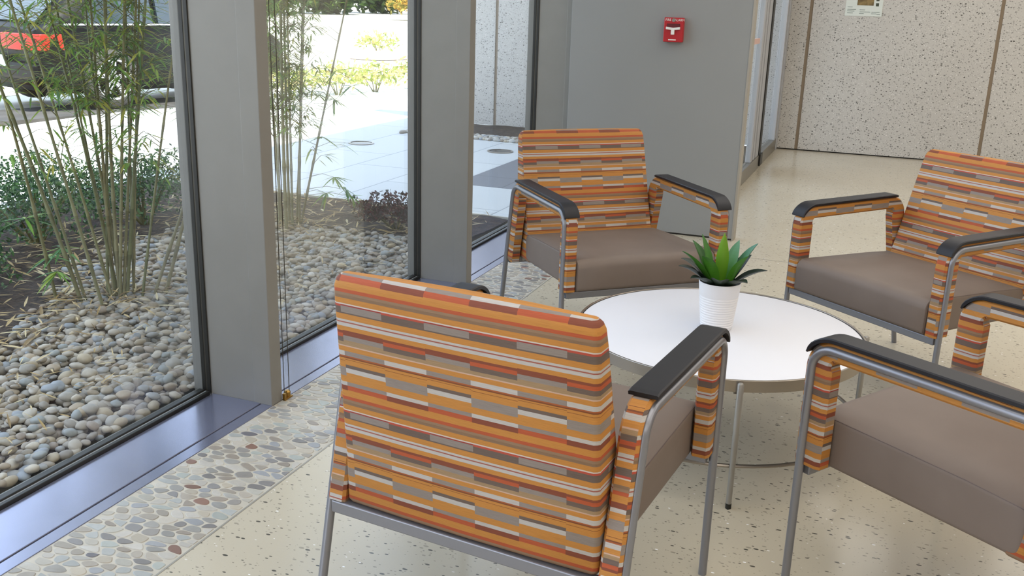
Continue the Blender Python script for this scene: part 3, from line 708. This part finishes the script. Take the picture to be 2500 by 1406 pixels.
# ------------------------------------------------------------------ bamboo
bl = random.Random(5)
LC = ['#7ea24a', '#8fb052', '#6d9048', '#a0b656', '#aeaa4e', '#5f8450', '#86a656', '#b8b254']
def bamboo(base, top, rad_, label, group, low_leaf=0.8, dens=1.0, extra=None):
    rad = rad_ * .9; base = Vector(base); top = Vector(top); root = thing('bamboo_stalk', label, 'bamboo', base, 0, group); d = top - base
    d = d * ((2.3 + bl.uniform(-.3, .3)) / max(d.z, .3)) if d.z > .2 else d
    L_ = d.length; side = Vector((bl.uniform(-1, 1), bl.uniform(-1, 1), 0)) * 0.035 * L_
    def P(t): return d * t + side * (t * (1 - t) * 1.2) + Vector((d.x, d.y, 0)) * (t * t * .16) - Vector((0, 0, .0))
    b = MB(); n = 44; pts = []; rr = []; cs = []; node = max(4, int(n * .11 / L_ * 2.0))
    for i in range(n + 1):
        t = i / n; pts.append(P(t)); k = rad * (1 - .62 * t)
        rr.append(k * (1.28 if i % 4 == 0 and i else 1.0))
    c0 = lin(bl.choice(['#77755a', '#7d7a5c', '#6a6d50', '#827c60', '#6f6c4e'])); c1 = lin(bl.choice(['#857a40', '#757844', '#8e7e42', '#687044']))
    b.tube(pts, rr, 8)
    for f in range(len(b.f)):
        k = min(1, (f // 8) / n); ring = (f // 8) % 4; sh = 1.15 if ring == 0 else (.8 if ring == 3 else 1.0)
        b.c[f] = tuple((c0[q] * (1 - k) + c1[q] * k) * sh for q in range(3)) + (1,)
    b.build('culm', M['culm'], root, smooth=50)
    f = MB(); tw = MB(); nb = int(38 * dens)
    for _ in range(nb):
        t = min(.98, (low_leaf / 2.3) + (1 - low_leaf / 2.3) * bl.random() ** 1.1); p = P(t); a = bl.uniform(0, 2 * pi); l = bl.uniform(.05, .24)
        e = p + Vector((cos(a) * l, sin(a) * l, l * bl.uniform(.1, .8))); mid = (p + e) / 2 + Vector((0, 0, .02)); tw.tube([p, mid, e], [.0020, .0014, .0008], 4)
        for q in range(bl.randint(4, 8)):
            s = p + (e - p) * bl.uniform(.35, 1.0); aa = a + bl.uniform(-1.1, 1.1); ll = bl.uniform(.05, .125)
            tip = s + Vector((cos(aa) * ll, sin(aa) * ll, ll * bl.uniform(-.55, .35))); c = lin(bl.choice(LC)); k = bl.uniform(.8, 1.15)
            f.blade(s, tip, bl.uniform(.007, .014), droop=bl.uniform(0, .03), c=tuple(v * k for v in c[:3]) + (1,), seg=3)
    for s in (extra or []):
        s = Vector(s); tw.tube([P(min(1, s.z / max(d.z, .1))), s * .5 + P(min(1, s.z / max(d.z, .1))) * .5 + Vector((0, 0, .02)), s], [.0022, .0016, .001], 4)
        for q in range(9):
            aa = bl.uniform(0, 2 * pi); ll = bl.uniform(.07, .14); tip = s + Vector((cos(aa) * ll, sin(aa) * ll, bl.uniform(-.09, .03))); c = lin(bl.choice(LC[:4] + ['#5f8f58', '#6f9a5a']))
            f.blade(s, tip, bl.uniform(.011, .018), droop=.015, c=c, seg=4)
    f.build('leaves', M['leaf'], root, smooth=0); tw.build('twigs', M['culm_twig'], root)
    return root
M['culm_twig'] = mat('bamboo_twig', '#6f6a3c', 0.6)
g1, g2 = 'bamboo stalks outside the first window', 'bamboo stalks outside the second window'
LEFT = 'slender bamboo stalk leaning left, at the left side of the clump outside the first window'
MID = 'slender bamboo stalk in the dense upright middle of the clump outside the first window'
stalks = [((-3.442, 3.219), (-3.532, 3.123, .957), .0085, LEFT), ((-3.365, 3.285), (-3.515, 3.131, .897), .0105, LEFT), ((-3.350, 3.300), (-3.46, 3.17, .95), .008, LEFT),
          ((-3.179, 3.228), (-3.290, 3.118, .98), .0085, LEFT), ((-3.253, 3.363), (-3.421, 3.201, 1.335), .0075, LEFT), ((-3.26, 3.40), (-3.39, 3.27, 1.33), .0075, LEFT),
          ((-3.258, 3.432), (-3.336, 3.359, 1.339), .008, MID), ((-3.297, 3.377), (-3.233, 3.439, 1.343), .008, MID), ((-3.27, 3.39), (-3.27, 3.41, 1.34), .0085, MID), ((-3.245, 3.40), (-3.20, 3.44, 1.34), .0095, MID),
          ((-3.235, 3.39), (-3.16, 3.475, 1.34), .0085, MID), ((-3.225, 3.40), (-3.13, 3.50, 1.34), .008, MID), ((-3.219, 3.416), (-3.10, 3.527, 1.347), .0095, MID), ((-3.21, 3.45), (-3.13, 3.53, 1.34), .007, MID),
          ((-3.25, 3.496), (-3.208, 3.535, 1.344), .007, MID), ((-3.29, 3.45), (-3.30, 3.42, 1.34), .007, MID), ((-3.28, 3.43), (-3.36, 3.33, 1.34), .007, MID)]
for i, (p, t, r_, lab) in enumerate(stalks):
    ex = [(-.10, -.06, .22), (-.02, -.10, .17), (-.06, -.02, .26)] if i == 1 else ([(-.08, -.05, .40)] if i == 0 else None)
    bamboo((p[0], p[1], 0.0), t, r_, lab, g1, .86 if i % 3 else .6, 1.0, ex)
bamboo((-3.136, 3.421, 0), (-3.029, 3.52, .85), .007, 'thin bamboo stalk standing alone between the dense clump and the leaning pair', g1, .55, .5)
bamboo((-3.152, 3.523, 0), (-3.022, 3.639, .468), .0085, 'bamboo stalk leaning right, left one of the pair beside the first pillar', g1, .6, .5)
bamboo((-3.118, 3.562, 0), (-3.019, 3.649, .466), .0095, 'bamboo stalk leaning right, right one of the pair beside the first pillar', g1, .6, .5)
BACK = 'straight bamboo stalk in the narrow clump outside the second window'
for p, t, r_ in (((-3.454, 5.034), (-3.48, 5.016, 1.351), .011), ((-3.309, 4.862), (-3.287, 4.877, 1.355), .012), ((-3.408, 5.124), (-3.351, 5.162, 1.356), .010), ((-3.337, 4.97), (-3.327, 4.977, 1.355), .009),
                 ((-3.42, 4.95), (-3.41, 4.96, 1.35), .009), ((-3.38, 5.0), (-3.36, 5.0, 1.35), .010), ((-3.36, 5.08), (-3.30, 5.11, 1.35), .009)):
    bamboo((p[0], p[1], 0), t, r_, BACK, g2, .60, 1.9)
bamboo((-3.386, 5.137, 0), (-3.252, 5.225, .806), .009, 'bamboo stalk leaning right with leafy side twigs outside the second window', g2, .4, .55,
       [(.12, .06, .80), (.20, .10, .78), (.30, .14, .86), (.22, .10, .95), (.14, .05, .55), (.20, .08, .30), (.26, .12, .22), (.16, .05, .20), (.30, .13, .18)])

# ------------------------------------------------------------------ shrubs and low plants
def shrub(name, x, y, h, r, n, cols, label, group=None, leaf=.028, z=0.0, flat=1.0, cat='shrub', stems=9, vlow=-.45):
    root = thing(name, label, cat, (x, y, z), 0, group); f = MB(); s = MB(); q = random.Random(int(abs(x * 77 + y * 131)))
    ends = []
    for k in range(stems):
        a = 2 * pi * k / stems + q.uniform(-.3, .3); rr = r * q.uniform(.2, .8); e = Vector((cos(a) * rr, sin(a) * rr * flat, h * q.uniform(.55, .9))); ends.append(e)
        s.tube([(cos(a) * .02, sin(a) * .02, -.02), (e.x * .5, e.y * .5, e.z * .6), e], [.006 + h * .008, .004 + h * .004, .002], 5)
    for _ in range(n):
        u, v = q.uniform(0, 2 * pi), q.uniform(vlow, 1); k = q.random() ** .45; rad = sqrt(max(0, 1 - v * v))
        p = Vector((cos(u) * rad * r * k, sin(u) * rad * r * k * flat, h * .5 + v * h * .52 * k)); p += Vector((noise.noise(p * 7), noise.noise(p * 7 + Vector((9, 0, 0))), noise.noise(p * 7 + Vector((0, 9, 0))))) * r * .22
        if p.z < .01: p.z = .01 + q.random() * .05
        dr_ = Vector((q.gauss(0, 1), q.gauss(0, 1), q.gauss(.3, .8))).normalized(); c = lin(q.choice(cols)); kk = q.uniform(.75, 1.2)
        f.blade(p, p + dr_ * leaf * q.uniform(.7, 1.3), leaf * .55, nrm=(q.gauss(0, 1), q.gauss(0, 1), 1), c=tuple(w_ * kk for w_ in c[:3]) + (1,), seg=2)
    f.build('foliage', M['leaf'], root, smooth=0); s.build('stems', M['culm_twig'], root)
    return root
SG = ['#3e5a34', '#4a6a3c', '#35502f', '#5a7a48', '#6f8a5c', '#2f4630']
gs = 'dark green shrubs behind the bamboo'
shrub('boxwood_shrub', -4.25, 4.72, .44, .46, 2600, SG, 'dark green shrub at the right of the bamboo, nearest the first pillar', gs)
shrub('boxwood_shrub', -4.40, 4.02, .38, .50, 2600, SG, 'dark green shrub directly behind the middle of the bamboo clump', gs)
shrub('boxwood_shrub', -4.30, 3.20, .34, .48, 2600, SG, 'dark green shrub behind the left leaning bamboo, at the photo edge', gs)
shrub('boxwood_shrub', -3.98, 3.02, .26, .34, 1500, SG, 'dark green low shrub nearest the stones, left of the leaning bamboo', gs)
shrub('boxwood_shrub', -4.95, 4.55, .40, .45, 1800, SG, 'dark green shrub farthest back in the bed, behind the other shrubs', gs)
shrub('ground_cover_plant', -2.80, 5.32, .20, .30, 1100, ['#4a2a26', '#5c3430', '#3c2822', '#40382a', '#6a4038'], 'low dark reddish plant in the mulch outside the second window', None, .030, stems=7, cat='plant')
YG = ['#c6c880', '#b0b864', '#d4cc8c', '#98a858', '#dcc890']
gp = 'sunlit yellow green plants across the plaza'
for i, (x, y, s, lab) in enumerate(((-7.75, 11.6, .42, 'leftmost sunlit yellow green plant across the plaza'), (-7.45, 12.35, .46, 'second sunlit yellow green plant from the left across the plaza'),
                                    (-7.25, 13.1, .44, 'third sunlit yellow green plant from the left across the plaza'), (-7.0, 13.9, .48, 'rightmost sunlit yellow green plant across the plaza, by the second pillar'))):
    shrub('low_plant', x, y, s, 0.46, 420, YG, lab, gp, .075, cat='plant', stems=6)
shrub('low_plant', -12.2, 22.2, .5, .6, 300, YG, 'small sunlit plant far across the street, beside a brown mound', gp, .11, cat='plant', stems=5)
b = MB(); b.lathe([(.0001, .16), (.25, .15), (.55, .08), (.75, -.04), (.0001, -.04)], 24); o = b.build('soil_mound', mat('bark_soil', '#b59c88', .95), smooth=60); o.location = (-11.4, 20.9, 0); o.scale = (.9, 1.2, .8)
tag(o, 'low brown soil mound far across the bright street', 'soil mound')
# in-ground plaza lights
for x, y, lab in ((-4.79, 8.36, 'round in-ground light in the pale paving, seen through the second window'), (-3.42, 8.60, 'round in-ground light in the paving seen through the third window')):
    gl = thing('ground_light', lab, 'light', (x, y, 0), 0, 'in-ground lights in the plaza')
    b = MB(); b.lathe([(.0001, -.01), (.125, -.01), (.125, .008), (.105, .010), (.105, .004), (.0001, .004)], 32); b.build('ring', M['chrome'], gl)
    b = MB(); b.lathe([(.0001, .0045), (.104, .0045), (.08, .0075), (.0001, .0085)], 32); b.build('lens', mat('dark_lens', '#2b2c2e', .2), gl)

# ------------------------------------------------------------------ far hedge and trees across the street
HG = ['#46622e', '#56742f', '#3a5228', '#6a8638', '#2f4522']
for i, (x, y, h, r, lab) in enumerate(((-38, 54.0, 6, 3.1, 'leftmost green tree beyond the bright street, through the second window'), (-38.5, 62.8, 6, 3.1, 'green tree second from left beyond the street, through the second window'),
                                       (-39, 71.6, 6, 3.1, 'rightmost green tree beyond the street, through the second window'), (-30, 19, 5.5, 3.4, 'green tree beyond the parked car, through the first window'),
                                       (-35, 30, 6, 3.8, 'green tree beyond the parked car, beside the first pillar'))):
    shrub('street_tree', x, y, h, r, 4500, HG, lab, 'trees across the street', .70, cat='tree', stems=6, vlow=-1.0)
shrub('flowering_bush', -27.5, 54.5, 1.9, 1.6, 600, ['#d9b04a', '#e0c060', '#b59a44', '#8a8a3c'], 'yellow flowering bush at the right end of the far trees', None, .35, cat='bush', stems=6)

# ------------------------------------------------------------------ parked car
ca = thing('parked_car', 'dark car parked at the street behind the bamboo, seen through the first window', 'car', (-8.62, 9.23, 0.0), -radians(13.7))
# local: +y forwards, x<0 away from us; near side at x=0; rear wheel at y=0
M['car'] = mat('dark_car_paint', '#0a0909', 0.45, 0.0, spec=0.2); M['car_glass'] = mat('car_window_glass', '#28343c', 0.05, 0.0, 0.9); M['tyre'] = mat('tyre_rubber', '#3c3a37', 0.8)
prof_ = [(-.86, .36, .80, .80), (-.84, .30, .90, .92), (-.70, .22, .96, .99), (-.40, .20, .98, 1.28), (-.05, .20, .97, 1.43), (.8, .20, .96, 1.50), (1.3, .20, .95, 1.46), (1.75, .20, .95, 1.20), (2.05, .20, .94, .98), (2.5, .22, .84, .86), (2.72, .28, .72, .74), (2.78, .36, .62, .62)]
b = MB(); rings = []
for y, z0, zb, zt in prof_:
    wd = .86 if -.8 < y < 2.6 else (.80 if y < 2.75 else .72); wd = wd if y > -.85 else .80; c = -.88; tw_ = max(.0, zt - zb)
    rings.append([(c + sx_ * wq, y, z) for sx_, wq, z in ((1, wd * .92, z0), (1, wd, z0 + .12), (1, wd * 1.0, (z0 + zb) / 2), (1, wd * .97, zb - .03), (1, wd * (.95 - .10 * min(1, tw_ / .5)), zb + tw_ * .5), (1, wd * (.90 - .18 * min(1, tw_ / .5)), zt - .02), (1, wd * .45, zt + .01),
                  (-1, wd * .45, zt + .01), (-1, wd * (.90 - .18 * min(1, tw_ / .5)), zt - .02), (-1, wd * (.95 - .10 * min(1, tw_ / .5)), zb + tw_ * .5), (-1, wd * .97, zb - .03), (-1, wd, (z0 + zb) / 2), (-1, wd, z0 + .12), (-1, wd * .92, z0))])
b.loft(rings); body = b.build('body', M['car'], ca, fix=True, smooth=40)
for s in (0, 1):
    for pts in ([(-.28, .99), (.05, .985), (.62, .98), (.62, 1.40), (.15, 1.38), (-.12, 1.24)], [(.70, .98), (1.35, .97), (1.62, .97), (1.30, 1.37), (.70, 1.405)]):
        def sx2(z): return (-.88 + (.842 - .085 * (z - .97) / .43)) if s == 0 else (-.88 - (.842 - .085 * (z - .97) / .43))
        b = MB(); o1 = .012 if s == 0 else -.012
        b.loft([[(sx2(z) - o1 * 2, y, z) for y, z in pts], [(sx2(z) + o1, y, z) for y, z in pts]]); b.build('side_window', M['car_glass'], ca, fix=True, smooth=0)
b = MB(); b.loft([[(-.88 - .62, -.74, 1.0), (-.88 + .62, -.74, 1.0), (-.88 + .54, -.36, 1.31), (-.88 - .54, -.36, 1.31)], [(-.88 - .62, -.72, 1.02), (-.88 + .62, -.72, 1.02), (-.88 + .54, -.35, 1.34), (-.88 - .54, -.35, 1.34)]]); b.build('rear_window', M['car_glass'], ca, fix=True, smooth=0)
M['lamp_red'] = mat('red_lamp', '#c0241a', 0.3)
for s in (1, -1):
    b = MB(); x0 = -.88 + s * .80
    b.loft([[(x0 + .055 * s, -.55, z), (x0 + .03 * s, -.82, z), (x0 - .12 * s, -.905, z), (x0 - .62 * s, -.915, z), (x0 - .62 * s, -.80, z), (x0 - .05 * s, -.60, z)] for z in (.69, .87)]); b.build('tail_light', M['lamp_red'], ca, fix=True, smooth=30, bevel=.01)
b = MB(); b.box(-.88 - .80, -.88 + .80, -.92, -.78, .36, .56); b.build('bumper', M['car'], ca, smooth=0, bevel=.04)
b = MB(); b.box(-.88 - .26, -.88 + .26, -.935, -.915, .50, .62); b.build('plate_reflection', mat('reflection_tint', '#bfe0d0', 0.4), ca, smooth=0)  # pale green plate stands in for a turquoise reflection on the rear
b = MB(); b.tube([(.0, -.55, .975), (.0, .6, .97), (-.01, 1.7, .965)], .012, 6); b.build('window_trim', M['alu'], ca)
for y in (0.0, 2.10):
    for s in (0, 1):
        wx = -.06 if s == 0 else -1.70; b = MB(); n = 40
        pr = [(.22, -.10), (.31, -.105), (.34, -.08), (.35, 0), (.34, .08), (.31, .105), (.22, .10)]
        b.loft([[(wx + q, y + r_ * cos(2 * pi * k / n), .35 + r_ * sin(2 * pi * k / n)) for r_, q in pr] for k in range(n + 1)], caps=False); wh = b.build('wheel', M['tyre'], ca, fix=True, smooth=50); wh['label'] = 'black tyre with a pale alloy rim'
        b = MB(); sg_ = 1 if s == 0 else -1; xo = wx + .085 * sg_
        for k in range(5):
            a = 2 * pi * k / 5 + .3; da = .16; pts = [(.05, a - .5), (.05, a + .5), (.225, a + da), (.225, a - da)]
            b.loft([[(xo + e, y + r_ * cos(t_), .35 + r_ * sin(t_)) for r_, t_ in pts] for e in (-.02 * sg_, .012 * sg_)])
        pr = [(.215, -.02), (.25, -.02), (.25, .016), (.215, .016)]
        b.loft([[(xo + q * sg_, y + r_ * cos(2 * pi * k / n), .35 + r_ * sin(2 * pi * k / n)) for r_, q in pr] for k in range(n + 1)], caps=False)
        b.tube([(xo - .02 * sg_, y, .35), (xo + .016 * sg_, y, .35)], .062, 16)
        b.build('rim', M['alu'], wh, fix=True, smooth=30)
